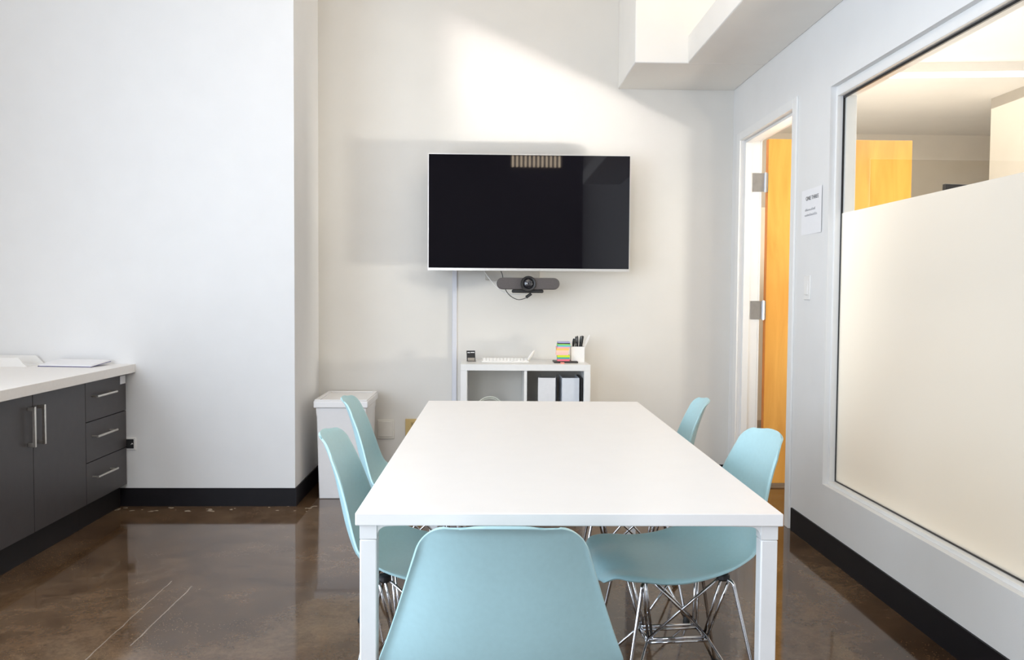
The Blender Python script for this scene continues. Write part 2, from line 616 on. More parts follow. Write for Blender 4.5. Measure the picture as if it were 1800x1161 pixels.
vs = [bm.verts.new(p) for p in ((0, -yh + 0.02, 0.02), (0, yh - 0.02, 0.02), (0, yh - 0.02, ZF), (0, -yh + 0.02, ZF))]
bm.faces.new(vs)
obj('frosted_pane', bm, FROST, win, label='frosted lower glass')

# left window and rear window (outside the frame; they let the daylight in)
win2 = bpy.data.objects.new('window_2', None)
COL.objects.link(win2)
win2.location = (XL - 0.1, (LY0 + LY1) / 2, LZ0)
struct(win2, 'large daylight window in the left wall')
bm = bmesh.new()
yl = (LY1 - LY0) / 2
zl = LZ1 - LZ0
for (y0, y1, z0, z1) in ((-yl, -yl + 0.05, 0, zl), (yl - 0.05, yl, 0, zl), (-yl, yl, 0, 0.05), (-yl, yl, zl - 0.05, zl), (-0.025, 0.025, 0, zl)):
    box(bm, -0.03, 0.03, y0, y1, z0, z1)
obj('window_frame', bm, TRIMW, win2)
bm = bmesh.new()
vs = [bm.verts.new(p) for p in ((0, -yl, 0), (0, yl, 0), (0, yl, zl), (0, -yl, zl))]
bm.faces.new(vs)
obj('window_pane', bm, GLASS, win2)

win3 = bpy.data.objects.new('window_3', None)
COL.objects.link(win3)
win3.location = ((RX0 + RX1) / 2, YR - 0.1, RZ0)
struct(win3, 'high window with vertical blinds behind the camera')
bm = bmesh.new()
vs = [bm.verts.new(p) for p in ((-0.42, 0, 0), (0.42, 0, 0), (0.42, 0, 0.2), (-0.42, 0, 0.2))]
bm.faces.new(vs)
obj('window_pane', bm, emit('daylit_pane', (1.0, 0.80, 0.58), 12.0), win3)
bm = bmesh.new()
for k in range(13):
    x = -0.42 + 0.84 * k / 12
    box(bm, x - 0.018, x + 0.018, 0.03, 0.04, 0, 0.2)
obj('vertical_blind', bm, WHITEP, win3)

win4 = bpy.data.objects.new('window_4', None)
COL.objects.link(win4)
win4.location = ((QX0 + QX1) / 2, YR - 0.1, QZ0)
struct(win4, 'tall daylight window in the rear wall')
bm = bmesh.new()
xq, zq = (QX1 - QX0) / 2, QZ1 - QZ0
for (x0, x1, z0, z1) in ((-xq, -xq + 0.05, 0, zq), (xq - 0.05, xq, 0, zq), (-xq + 0.05, xq - 0.05, 0, 0.05), (-xq + 0.05, xq - 0.05, zq - 0.05, zq)):
    box(bm, x0, x1, -0.03, 0.03, z0, z1)
obj('window_frame', bm, TRIMW, win4)
bm = bmesh.new()
vs = [bm.verts.new(p) for p in ((-xq + 0.05, 0, 0.05), (xq - 0.05, 0, 0.05), (xq - 0.05, 0, zq - 0.05), (-xq + 0.05, 0, zq - 0.05))]
bm.faces.new(vs)
obj('window_pane', bm, GLASS, win4)

# ------------------------------------------------------------------ door in the right wall
door = bpy.data.objects.new('door_1', None)
COL.objects.link(door)
door.location = (W, DY1, 0)
struct(door, 'open maple door in a white metal frame on the right wall')
oy = DY1
bm = bmesh.new()
fwid, proud = 0.06, 0.012
# profile pieces: faces towards the room, jamb linings, stops, hall faces
for (y0, y1) in ((DY1, DY1 + fwid), (DY0 - fwid, DY0)):
    box(bm, -proud, 0.0, y0 - oy, y1 - oy, 0, DZ + 0.05)
    box(bm, WT, WT + proud, y0 - oy, y1 - oy, 0, DZ + 0.05)
box(bm, -proud, 0.0, DY0 - oy, DY1 - oy, DZ, DZ + 0.05)
box(bm, WT, WT + proud, DY0 - oy, DY1 - oy, DZ, DZ + 0.05)
box(bm, 0.0, WT, DY1 - oy, DY1 + 0.01 - oy, 0, DZ + 0.01)
box(bm, 0.0, WT, DY0 - 0.01 - oy, DY0 - oy, 0, DZ + 0.01)
box(bm, 0.0, WT, DY0 - oy, DY1 - oy, DZ, DZ + 0.01)
# stops
box(bm, 0.022, 0.062, DY1 - 0.016 - oy, DY1 - oy, 0, DZ)
box(bm, 0.022, 0.062, DY0 - oy, DY0 + 0.016 - oy, 0, DZ)
box(bm, 0.022, 0.062, DY0 + 0.016 - oy, DY1 - 0.016 - oy, DZ - 0.016, DZ)
obj('door_frame', bm, TRIMW, door, bevel=0.0025)
# the open leaf, square to the wall, out in the hall
LX0, LXW, LTH = 0.172, 0.905, 0.044
leaf = B('door_leaf', LX0, LX0 + LXW, 0.0, LTH, 0.02, 2.178, MAPLE, door, bevel=0.0015, label='orange maple veneer door leaf')
B('lock_edge', LX0 - 0.0015, LX0 - 0.0003, 0.001, LTH - 0.001, 0.021, 2.177, MAPLE_D, leaf, label='darker wood edge of the leaf')
for (z0, z1) in ((0.22, 0.335), (1.055, 1.17), (1.85, 1.965)):
    bm = bmesh.new()
    zc0, zc1 = z0, z1
    box(bm, WT - 0.045, WT + 0.012, -0.0035, -0.0005, z0, z1)           # plate on the jamb
    box(bm, LX0 - 0.0045, LX0 - 0.0016, 0.0, LTH * 0.9, z0, z1)             # plate on the leaf edge
    box(bm, WT + 0.012, LX0 - 0.002, -0.0035, -0.0005, z0, z1)
    tube(bm, [(WT + 0.034, -0.008, z0 - 0.004), (WT + 0.034, -0.008, z1 + 0.004)], 0.0075, 12)
    for k in range(3):
        zz = z0 + (z1 - z0) * (0.2 + 0.3 * k)
        tube(bm, [(WT - 0.028 + 0.012 * (k % 2), -0.005, zz), (WT - 0.028 + 0.012 * (k % 2), -0.003, zz)], 0.004, 10)
    obj('hinge', bm, STEEL, leaf, smooth='auto', label='steel butt hinge')
bm = bmesh.new()
for s in (-1, 1):
    y = -0.0 if s < 0 else LTH
    tube(bm, [(LX0 + LXW - 0.06, y, 1.0), (LX0 + LXW - 0.06, y + s * 0.05, 1.0)], 0.011, 12)
    tube(bm, [(LX0 + LXW - 0.06, y + s * 0.05, 1.0), (LX0 + LXW - 0.17, y + s * 0.05, 1.0)], 0.009, 12)
    tube(bm, [(LX0 + LXW - 0.06, y, 1.0), (LX0 + LXW - 0.06, y + s * 0.006, 1.0)], 0.03, 20)
obj('door_handle', bm, STEEL, leaf, smooth='auto')

# ------------------------------------------------------------------ hall beyond the right wall
struct(B('wall_hall_far', W + WT, 8.0, 9.2, 9.35, 0, 3.3, HALLW), 'beige far wall of the hall behind the window')
struct(B('wall_hall_side', 8.0, 8.15, YR, 9.35, 0, 3.3, HALLW), 'beige side wall of the hall')
struct(B('wall_hall_rear', W + WT, 8.0, YR - 0.15, YR, 0, 3.3, HALLW), 'near end wall of the hall')
struct(B('wall_hall_end', W - 0.2, W + WT, YB + 0.15, 9.35, 0, 3.3, HALLW), 'hall wall behind the maple door')
struct(B('ceiling_hall', W + WT, 8.15, YR, 9.35, 2.95, 3.1, CEIL), 'pale hall ceiling with a linear light')
struct(B('column', 4.42, 4.95, 6.9, 7.5, 0, 2.95, mat('column_paint', (0.50, 0.47, 0.42), 0.6, noise=0.02, scale=5)), 'pale square column in the hall behind the clear glass')
struct(B('wall_hall_partition', 2.2, 5.6, 8.2, 8.3, 0, 2.05, HALLT), 'taupe partition wall across the hall')
hl = thing('ceiling_light', 'long bright linear light on the hall ceiling seen through the clear glass', 'ceiling light', (4.2, 6.35, 2.95), R(-6))
B('housing', -1.6, 1.6, -0.06, 0.06, -0.07, 0.0, WHITEP, hl)
B('diffuser', -1.59, 1.59, -0.055, 0.055, -0.085, -0.0705, emit('linear_diffuser', (1.0, 0.95, 0.84), 5.0), hl)

# desk with a monitor out in the hall
dk = thing('desk', 'grey desk in the hall, mostly hidden by the frosted glass', 'desk', (3.6, 6.3, 0))
B('desktop', -0.7, 0.7, -0.35, 0.35, 1.02, 1.05, mat('desk_grey', (0.4, 0.38, 0.35), 0.5), dk, bevel=0.002)
for sx in (-0.66, 0.66):
    for sy in (-0.31, 0.31):
        B('leg', sx - 0.02, sx + 0.02, sy - 0.02, sy + 0.02, 0, 1.02, STEEL, dk)
mo = thing('monitor', 'dark computer monitor standing on the hall desk behind the window', 'monitor', (3.62, 6.3, 1.05), R(8))
B('screen', -0.27, 0.27, -0.015, 0.015, 0.64, 0.985, BLACKP, mo, bevel=0.004)
bm = bmesh.new()
box(bm, -0.02, 0.02, 0.015, 0.03, 0.0, 0.8)
obj('stand', bm, BLACKP, mo)
B('base', -0.12, 0.12, -0.08, 0.1, 0, 0.012, BLACKP, mo, bevel=0.004)


# ------------------------------------------------------------------ conference table
TX, TY, TA = 0.190, 2.737, -0.013
TL, TW, TH = 1.905, 0.903, 0.74
tb = thing('conference_table', 'long white table with square legs in the middle of the room', 'table', (TX, TY, 0), TA)
B('tabletop', -TW / 2, TW / 2, -TL / 2, TL / 2, TH - 0.027, TH, LAM, tb, bevel=0.0022)
lw_ = 0.036
for sx in (-1, 1):
    for sy in (-1, 1):
        cx = sx * (TW / 2 - 0.026)
        cy = sy * (TL / 2 - 0.028)
        lg = B('leg', cx - lw_ / 2, cx + lw_ / 2, cy - lw_ / 2, cy + lw_ / 2, 0.006, TH - 0.059, LEGW, tb, bevel=0.003)
        bm = bmesh.new()     # corner bracket: square block with a curved gusset towards the middle
        box(bm, cx - lw_ / 2, cx + lw_ / 2, cy - lw_ / 2, cy + lw_ / 2, TH - 0.058, TH - 0.0275)
        for ax in (0, 1):
            poly = []
            s = -sx if ax == 0 else -sy
            c0 = (cx if ax == 0 else cy) + s * lw_ / 2
            poly.append((c0, TH - 0.0275))
            poly.append((c0, TH - 0.050))
            for k in range(7):
                a = k / 6 * PI / 2
                poly.append((c0 + s * (0.022 * (1 - math.cos(a)) + 0.001), TH - 0.050 + 0.0185 * math.sin(a)))
            poly.append((c0 + s * 0.06, TH - 0.0305))
            poly.append((c0 + s * 0.06, TH - 0.0275))
            if ax == 0:
                prism(bm, poly, 'Y', cy - lw_ / 2 + 0.004, cy + lw_ / 2 - 0.004)
            else:
                prism(bm, poly, 'X', cx - lw_ / 2 + 0.004, cx + lw_ / 2 - 0.004)
        obj('corner_bracket', bm, LEGW, lg, bevel=0.001)
        B('foot', cx - 0.014, cx + 0.014, cy - 0.014, cy + 0.014, 0.0, 0.006, RUBBER, lg)
for sx in (-1, 1):
    B('side_rail', sx * (TW / 2 - 0.11) - 0.015, sx * (TW / 2 - 0.11) + 0.015, -TL / 2 + 0.10, TL / 2 - 0.10, TH - 0.047, TH - 0.0272, LEGW, tb)


# ------------------------------------------------------------------ shell chairs
def catmull(keys, n):
    """keys: list of tuples (any length) -> dense list."""
    out = []
    K = keys
    for i in range(len(K) - 1):
        p0, p1, p2, p3 = K[max(0, i - 1)], K[i], K[i + 1], K[min(len(K) - 1, i + 2)]
        for k in range(n):
            t = k / n
            out.append(tuple(0.5 * ((2 * b) + (c - a) * t + (2 * a - 5 * b + 4 * c - d) * t * t + (3 * b - a - 3 * c + d) * t ** 3)
                             for a, b, c, d in zip(p0, p1, p2, p3)))
    out.append(K[-1])
    return out


def shell_bm():
    # y (front +), z, half width, rim offset dy, rim offset dz
    keys = [
        (0.236, 0.408, 0.205, 0.000, -0.004),
        (0.226, 0.424, 0.208, 0.000, 0.000),
        (0.205, 0.434, 0.214, 0.000, 0.004),
        (0.150, 0.436, 0.224, 0.000, 0.002),
        (0.080, 0.428, 0.231, 0.000, 0.004),
        (0.000, 0.419, 0.233, 0.000, 0.020),
        (-0.080, 0.417, 0.234, 0.004, 0.042),
        (-0.142, 0.428, 0.234, 0.014, 0.058),
        (-0.184, 0.458, 0.231, 0.030, 0.050),
        (-0.208, 0.505, 0.221, 0.041, 0.030),
        (-0.226, 0.560, 0.207, 0.046, 0.014),
        (-0.241, 0.622, 0.189, 0.045, 0.006),
        (-0.257, 0.690, 0.169, 0.039, 0.002),
        (-0.275, 0.746, 0.152, 0.033, 0.000),
        (-0.289, 0.780, 0.144, 0.024, 0.000),
        (-0.299, 0.796, 0.140, 0.017, 0.000),
    ]
    st = catmull(keys, 5)
    # arc length from both ends for rounded corners
    ln = [0.0]
    for a, b in zip(st, st[1:]):
        ln.append(ln[-1] + math.hypot(b[0] - a[0], b[1] - a[1]))
    tot = ln[-1]
    # resample more densely near the ends
    ss = []
    N = 74
    for i in range(N + 1):
        u = i / N
        ss.append(tot * (u - math.sin(2 * PI * u) / (2 * PI) * 0.72))
    def at(s):
        for i in range(len(ln) - 1):
            if s <= ln[i + 1] or i == len(ln) - 2:
                t = (s - ln[i]) / (ln[i + 1] - ln[i])
                return [a + (b - a) * t for a, b in zip(st[i], st[i + 1])]
    bm = bmesh.new()
    NV = 34
    grid = []
    rf, rb = 0.085, 0.056
    for s in ss:
        y, z, hw, dy, dz = at(s)
        if s < rf:
            hw -= rf - math.sqrt(max(0, rf * rf - (rf - s) ** 2))
        if tot - s < rb:
            q = tot - s
            hw -= rb - math.sqrt(max(0, rb * rb - (rb - q) ** 2))
        # front edge is slightly bowed, the two thighs a little lower than the middle
        row = []
        for j in range(NV + 1):
            v = -1 + 2 * j / NV
            v = v * (1.35 - 0.35 * v * v) if abs(v) < 1 else v
            a = abs(v)
            e = a ** 2.4
            fl = max(0.0, (a - 0.93) / 0.07) ** 2 * min(1.0, min(s, tot - s) / 0.06) ** 2
            yy = y + dy * e
            zz = z + dz * e
            if s < 0.16:
                k = (1 - s / 0.16)
                zz += -0.011 * k * math.exp(-((a - 0.55) / 0.26) ** 2) + 0.004 * k * (1 - a)
                yy += 0.012 * k * (1 - a * a)
            # rolled rim: bends away from the sitter
            back = min(1.0, max(0.0, (s - 0.28 * tot) / (0.25 * tot)))
            yy -= 0.007 * fl * back
            zz -= 0.007 * fl * (1 - back)
            if tot - s < 0.022:
                kk = 1 - (tot - s) / 0.022
                yy -= 0.006 * kk * kk
            if tot - s < 0.1:
                zz += 0.003 * (1 - (tot - s) / 0.1) * (1 - a * a)
            row.append(bm.verts.new((hw * v, yy, zz)))
        grid.append(row)
    for r0, r1 in zip(grid, grid[1:]):
        for j in range(NV):
            bm.faces.new((r0[j], r0[j + 1], r1[j + 1], r1[j]))
    return bm


def bend(pts, r):
    return smooth_path(pts, 5)


def make_chair(label):
    t = thing('shell_chair', label, 'chair', group='aqua shell chairs around the table')
    bm = shell_bm()
    sh = obj('seat_shell', bm, AQUA, t, smooth=True)
    md = sh.modifiers.new('solid', 'SOLIDIFY')
    md.thickness = 0.0055
    md.offset = 1.0
    md2 = sh.modifiers.new('bevel', 'BEVEL')
    md2.width = 0.0016
    md2.segments = 2
    md2.limit_method = 'ANGLE'
    md2.angle_limit = R(50)
    r = 0.0052
    ZT = 0.404
    Mx, Myf, Myb = 0.125, 0.115, -0.105
    mounts = {(sx, sy): Vector((sx * Mx, Myf if sy > 0 else Myb, ZT)) for sx in (-1, 1) for sy in (-1, 1)}
    feet = {(sx, sy): Vector((sx * 0.212, 0.205 if sy > 0 else -0.205, 0.008)) for sx in (-1, 1) for sy in (-1, 1)}
    node = {(sx, sy): Vector((sx * 0.048, 0.088 if sy > 0 else -0.088, 0.205)) for sx in (-1, 1) for sy in (-1, 1)}
    for k in mounts:
        sx, sy = k
        M_, F_ = mounts[k], feet[k]
        bm = bmesh.new()
        knee = M_ + Vector((sx * 0.030, sy * 0.020, -0.008))
        pts = [M_, M_ + Vector((sx * 0.018, sy * 0.012, 0.0)), knee, knee + (F_ - knee) * 0.06, knee + (F_ - knee) * 0.5, F_]
        tube(bm, smooth_path(pts, 4), r, 10)
        lg = obj('leg', bm, CHROME, t, smooth=True)
        bm = bmesh.new()
        lathe(bm, [(0.004, 0.0), (0.012, 0.0), (0.013, 0.008), (0.009, 0.02), (0.007, 0.024)], 14, 'Z', (F_.x, F_.y, 0))
        obj('glide', bm, RUBBER, lg, smooth='auto')
        bm = bmesh.new()
        lathe(bm, [(0.016, ZT - 0.004), (0.019, ZT), (0.019, ZT + 0.012), (0.014, ZT + 0.016)], 18, 'Z', (M_.x, M_.y, 0))
        obj('shock_mount', bm, BLACKP, t, smooth='auto')
    bm = bmesh.new()
    rb = 0.0042
    for sx in (-1, 1):
        for sy in (-1, 1):
            n = node[(sx, sy)]
            # up to the mount, crossing to the other side, and down to the feet
            up1 = mounts[(sx, sy)] + Vector((sx * 0.010, sy * 0.012, -0.014))
            upx = mounts[(-sx, sy)] + Vector((-sx * -0.02, sy * -0.004, -0.01))
            tube(bm, [up1 - Vector((0, 0, -0.008)), n], rb, 8)
            tube(bm, [mounts[(sx, sy)] + Vector((-sx * 0.012, 0, 0)), Vector((n.x * 0.2, n.y + sy * 0.01, n.z + 0.012)) if False else n + Vector((0, -sy * 0.012, 0))], rb, 8)
            tube(bm, [mounts[(sx, -sy)] + Vector((0, sy * 0.014, 0)), n + Vector((sx * 0.004, 0, 0.004))], rb, 8)
            f = feet[(sx, sy)]
            tube(bm, [n, Vector((f.x - sx * 0.006, f.y - sy * 0.006, 0.016))], rb, 8)
            knee = mounts[(-sx, sy)]
            leg_pt = feet[(-sx, sy)] + (mounts[(-sx, sy)] - feet[(-sx, sy)]) * 0.72
            tube(bm, [n + Vector((0, 0, -0.004)), leg_pt + Vector((0, 0, 0.02))], rb * 0.95, 8) if False else None
    for s in (-1, 1):     # central rectangle, doubled bars
        for dz in (0.0, -0.011):
            tube(bm, [node[(-1, s)] + Vector((0, 0, dz)), node[(1, s)] + Vector((0, 0, dz))], rb, 8)
            tube(bm, [node[(s, -1)] + Vector((0, 0, dz)), node[(s, 1)] + Vector((0, 0, dz))], rb, 8)
    obj('wire_brace', bm, CHROME, t, smooth=True)
    return t


first = make_chair('aqua shell chair nearest the camera, its back turned to the viewer')
chairs = [
    (0.034, 1.757, R(-1.0), None),
    (-0.176, 2.490, R(-90), 'aqua shell chair on the left side of the table, nearer one'),
    (-0.255, 3.325, R(-88), 'aqua shell chair on the left of the table, in front of the white bin'),
    (0.556, 2.49, R(94), 'aqua shell chair on the right of the table with its whole seat in view'),
    (0.560, 3.32, R(83), 'aqua shell chair at the far right corner, only its back above the tabletop'),
]
for i, (x, y, a, lab) in enumerate(chairs):
    c = first if i == 0 else copy_tree(first)
    c.location = (x, y, 0)
    c.rotation_euler = (0, 0, a)
    if lab:
        c['label'] = lab

# ------------------------------------------------------------------ television
TVY = 5.318
tv = thing('television', 'large black flat television hung on the back wall', 'television', (0.258, YB, 1.704))
hw, hh = 0.6235, 0.3575
ty0 = TVY - YB
B('back_cover', -hw + 0.01, hw - 0.01, ty0 + 0.012, ty0 + 0.05, -hh + 0.01, hh - 0.01, TVBACK, tv, bevel=0.008)
B('screen', -hw + 0.004, hw - 0.004, ty0, ty0 + 0.011, -hh + 0.015, hh - 0.004, SCREEN, tv)
bm = bmesh.new()
for (x0, x1, z0, z1) in ((-hw, -hw + 0.004, -hh, hh), (hw - 0.004, hw, -hh, hh), (-hw + 0.004, hw - 0.004, hh - 0.004, hh), (-hw + 0.004, hw - 0.004, -hh, -hh + 0.015)):
    box(bm, x0, x1, ty0 - 0.002, ty0 + 0.02, z0, z1)
obj('bezel', bm, SILVER, tv, label='thin silver rim')
bm = bmesh.new()
box(bm, -0.25, 0.25, -0.012, 0.0, -0.25, 0.2)
box(bm, -0.2, -0.15, ty0 + 0.05, -0.012, -0.2, 0.2)
box(bm, 0.15, 0.2, ty0 + 0.05, -0.012, -0.2, 0.2)
obj('wall_mount', bm, TVBACK, tv)
bm = bmesh.new()
box(bm, -0.27, 0.075, -0.05, -0.001, -hh - 0.055, -hh + 0.03)
obj('mount_skirt', bm, BEIGE, tv, bevel=0.003, label='beige lower plate of the wall mount')

# ------------------------------------------------------------------ video bar below the television
CY = 5.26 - YB
cmx = 0.252
vb = thing('conference_camera', 'grey video bar with a round lens hanging under the television', 'camera', (cmx, YB, 1.267))
bm = bmesh.new()
poly = []
hwid, hr = 0.193, 0.036
for k in range(13):
    a = -PI / 2 + PI * k / 12
    poly.append((hwid - hr + hr * math.cos(a), hr * math.sin(a)))
for k in range(13):
    a = PI / 2 + PI * k / 12
    poly.append((-hwid + hr + hr * math.cos(a), hr * math.sin(a)))
prism(bm, poly, 'Y', CY, CY + 0.07)
obj('body', bm, GREYCAM, vb, bevel=0.006, segs=3)
bm = bmesh.new()
lathe(bm, [(0.030, CY + 0.03), (0.046, CY + 0.01), (0.047, CY - 0.012), (0.043, CY - 0.018), (0.034, CY - 0.016), (0.032, CY - 0.004)], 36, 'Y', (0.0, 0, 0))
ring = obj('lens_ring', bm, BLACKP, vb, smooth='auto')
bm = bmesh.new()
lathe(bm, [(0.0315, CY - 0.002), (0.030, CY - 0.010), (0.022, CY - 0.016), (0.010, CY - 0.019), (0.001, CY - 0.0195)], 32, 'Y', (0.0, 0, 0))
obj('lens', bm, LENS, ring, smooth=True)
B('base', -0.10, 0.095, CY + 0.005, CY + 0.075, -0.057, -0.0365, BLACKP, vb, bevel=0.008)
B('hanger', -0.02, 0.02, CY + 0.071, -0.051, -0.01, 0.030, TVBACK, vb)

bm = bmesh.new()
cable = [(0.085, 5.345, 1.345), (0.095, 5.345, 1.320), (0.102, 5.34, 1.275), (0.118, 5.30, 1.222), (0.148, 5.285, 1.188), (0.190, 5.28, 1.169), (0.230, 5.28, 1.176), (0.258, 5.28, 1.194)]
tube(bm, smooth_path(cable, 6), 0.0024, 8)
cb = tag(obj('usb_cable', bm, BLACKP, smooth=True), 'thin black cable looping below the video bar', 'cable')
bm = bmesh.new()
tube(bm, [(0.240, 5.28, 1.183), (0.272, 5.28, 1.206)], 0.0095, 10)
obj('plug', bm, BLACKP, cb, smooth='auto')
bm = bmesh.new()
tube(bm, smooth_path([(-0.02, 5.44, 1.345), (0.02, 5.40, 1.29), (0.07, 5.38, 1.235), (0.13, 5.36, 1.205), (0.20, 5.32, 1.198), (0.27, 5.29, 1.218), (0.292, 5.285, 1.226)], 6), 0.0028, 8)
cb = tag(obj('power_cable', bm, WHITEP, smooth=True), 'white cable curving from the television mount to a white plug', 'cable')
bm = bmesh.new()
tube(bm, [(0.285, 5.285, 1.226), (0.315, 5.285, 1.240)], 0.012, 8)
obj('plug', bm, WHITEP, cb, smooth='auto')

# cable cover down the wall
tag(B('cable_cover', -0.222, -0.192, YB - 0.014, YB, 0.25, 1.40, mat('cable_cover_grey', (0.66, 0.67, 0.72), 0.4, noise=0.01), bevel=0.003), 'pale grey vertical cable cover on the back wall under the television', 'cable cover')

# ------------------------------------------------------------------ shelf unit
KX0, KX1, KY0, KY1, KZ = -0.155, 0.622, 5.117, 5.507, 0.782
kw = KX1 - KX0
ks = thing('shelf_unit', 'white open cube shelf under the television behind the table', 'shelf', ((KX0 + KX1) / 2, (KY0 + KY1) / 2, 0))
kh, kd = kw / 2, (KY1 - KY0) / 2
to = 0.038
ti = 0.017
B('top_panel', -kh, kh, -kd, kd, KZ - to, KZ, SHELF, ks, bevel=0.0015)
B('bottom_panel', -kh, kh, -kd, kd, 0.0, to, SHELF, ks, bevel=0.0015)
for s in (-1, 1):
    x0 = -kh if s < 0 else kh - to
    B('side_panel', x0, x0 + to, -kd, kd, to, KZ - to, SHELF, ks, bevel=0.0015)
B('divider', -ti / 2, ti / 2, -kd + 0.004, kd, to, KZ - to, SHELF, ks)
zm = KZ / 2
B('shelf', -kh + to, -ti / 2, -kd + 0.004, kd, zm - ti / 2, zm + ti / 2, SHELF, ks)
B('shelf', ti / 2, kh - to, -kd + 0.004, kd, zm - ti / 2, zm + ti / 2, SHELF, ks)

ZS = zm + ti / 2      # surface of the upper cubes

def binder(x, y, rot, wdt, label, spine=BINDER):
    t = thing('ring_binder', label, 'binder', (x, y, ZS), rot, 'white binders in the right cube of the shelf')
    bm = bmesh.new()
    box(bm, -wdt / 2, wdt / 2, 0.0, 0.003, 0, 0.30)
    box(bm, -wdt / 2, -wdt / 2 + 0.003, 0.003, 0.25, 0, 0.30)
    box(bm, wdt / 2 - 0.003, wdt / 2, 0.003, 0.25, 0, 0.30)
    obj('cover', bm, spine, t, bevel=0.001)
    B('paper_block', -wdt / 2 + 0.006, wdt / 2 - 0.006, 0.03, 0.235, 0.005, 0.285, PAPER, t)
    return t

binder(0.362, 5.145, R(-7), 0.104, 'white binder on the left in the shelf cube, turned to show its side')
binder(0.507, 5.142, R(0), 0.104, 'bluish white binder on the right in the shelf cube, standing straight', mat('binder_blue_white', (0.70, 0.74, 0.80), 0.4, noise=0.02))
tag(B('folder', 0.567, 0.577, 5.15, 5.38, ZS, ZS + 0.30, BLACKP, bevel=0.001), 'thin black folder squeezed beside the right binder in the shelf', 'folder')
bm = bmesh.new()
for k, (rx, rz, z) in enumerate(((0.085, 0.055, 0.0), (0.075, 0.048, 0.004), (0.088, 0.05, 0.008))):
    pts = [(0.02 + rx * math.cos(a), 5.24 + 0.03 * k + 0.05 * math.sin(2 * a) * 0.2, ZS + 0.005 + 0.5 * rz + 0.055 + z + (rz + 0.03) * math.sin(a)) for a in [2 * PI * i / 36 for i in range(37)]]
    zmin = min(p[2] for p in pts)
    pts = [(p[0], p[1], p[2] - zmin + ZS + 0.004) for p in pts]
    tube(bm, pts, 0.0035, 8)
tag(obj('coiled_cable', bm, mat('cable_offwhite', (0.72, 0.74, 0.66), 0.4), smooth=True), 'coil of off-white cable standing in the left shelf cube', 'cable')

# --- things on top of the shelf
cs = thing('card_holder', 'small black tilted card holder on the left end of the shelf top', 'card holder', (-0.097, 5.34, KZ), R(10))
bm = bmesh.new()
prism(bm, [(-0.006, 0.004), (0.0, 0.004), (0.018, 0.066), (0.012, 0.066)], 'X', -0.027, 0.027)
obj('back_plate', bm, BLACKP, cs, bevel=0.001)
bm = bmesh.new()
prism(bm, [(0.0085, 0.052), (0.0092, 0.056), (0.0099, 0.056), (0.0090, 0.052)], 'X', -0.022, -0.005)
prism(bm, [(0.0085, 0.053), (0.0092, 0.057), (0.0099, 0.057), (0.0090, 0.053)], 'X', -0.001, 0.022)
for v in bm.verts:
    v.co.y -= 0.0012
obj('white_print', bm, PAPER, cs)
B('base', -0.026, 0.026, -0.03, 0.012, 0, 0.004, mat('holder_grey', (0.16, 0.15, 0.14), 0.35), cs, bevel=0.001)
bm = bmesh.new()
prism(bm, [(-0.0075, 0.004), (-0.0065, 0.004), (-0.0012, 0.022), (-0.0022, 0.022)], 'X', -0.022, 0.022)
obj('card', bm, mat('card_grey', (0.32, 0.29, 0.25), 0.6), cs)

kb = thing('keyboard', 'slim white keyboard lying on the shelf top', 'keyboard', (0.115, 5.33, KZ), 0)
bm = bmesh.new()
prism(bm, [(-0.060, 0.0), (0.060, 0.0), (0.060, 0.019), (0.050, 0.020), (-0.060, 0.007)], 'X', -0.145, 0.145)
obj('body', bm, WHITEP, kb, bevel=0.002)
bm = bmesh.new()
for r_ in range(4):
    for c_ in range(13):
        x = -0.137 + c_ * 0.0212
        y = -0.048 + r_ * 0.023
        z = 0.0095 + (y + 0.048) * 0.118
        box(bm, x, x + 0.018, y, y + 0.019, z - 0.003, z + 0.003)
o = obj('keys', bm, mat('key_white', (0.82, 0.81, 0.79), 0.5), kb)
o['kind'] = 'stuff'

ms = thing('mouse', 'small white rounded mouse propped against the keyboard end', 'mouse', (0.275, 5.335, KZ), R(-20))
bm = bmesh.new()
bmesh.ops.create_uvsphere(bm, u_segments=24, v_segments=14, radius=1.0)
for v in bm.verts:
    p = v.co
    q = Vector((p.x * 0.017, p.y * 0.028, p.z * 0.040))
    a = R(-28)
    v.co = Vector((q.x * math.cos(a) - q.z * math.sin(a) * -1 * -1, q.y, q.x * math.sin(a) * -1 + q.z * math.cos(a)))
zmin = min(v.co.z for v in bm.verts)
for v in bm.verts:
    v.co.z -= zmin
obj('shell', bm, WHITEP, ms, smooth=True)

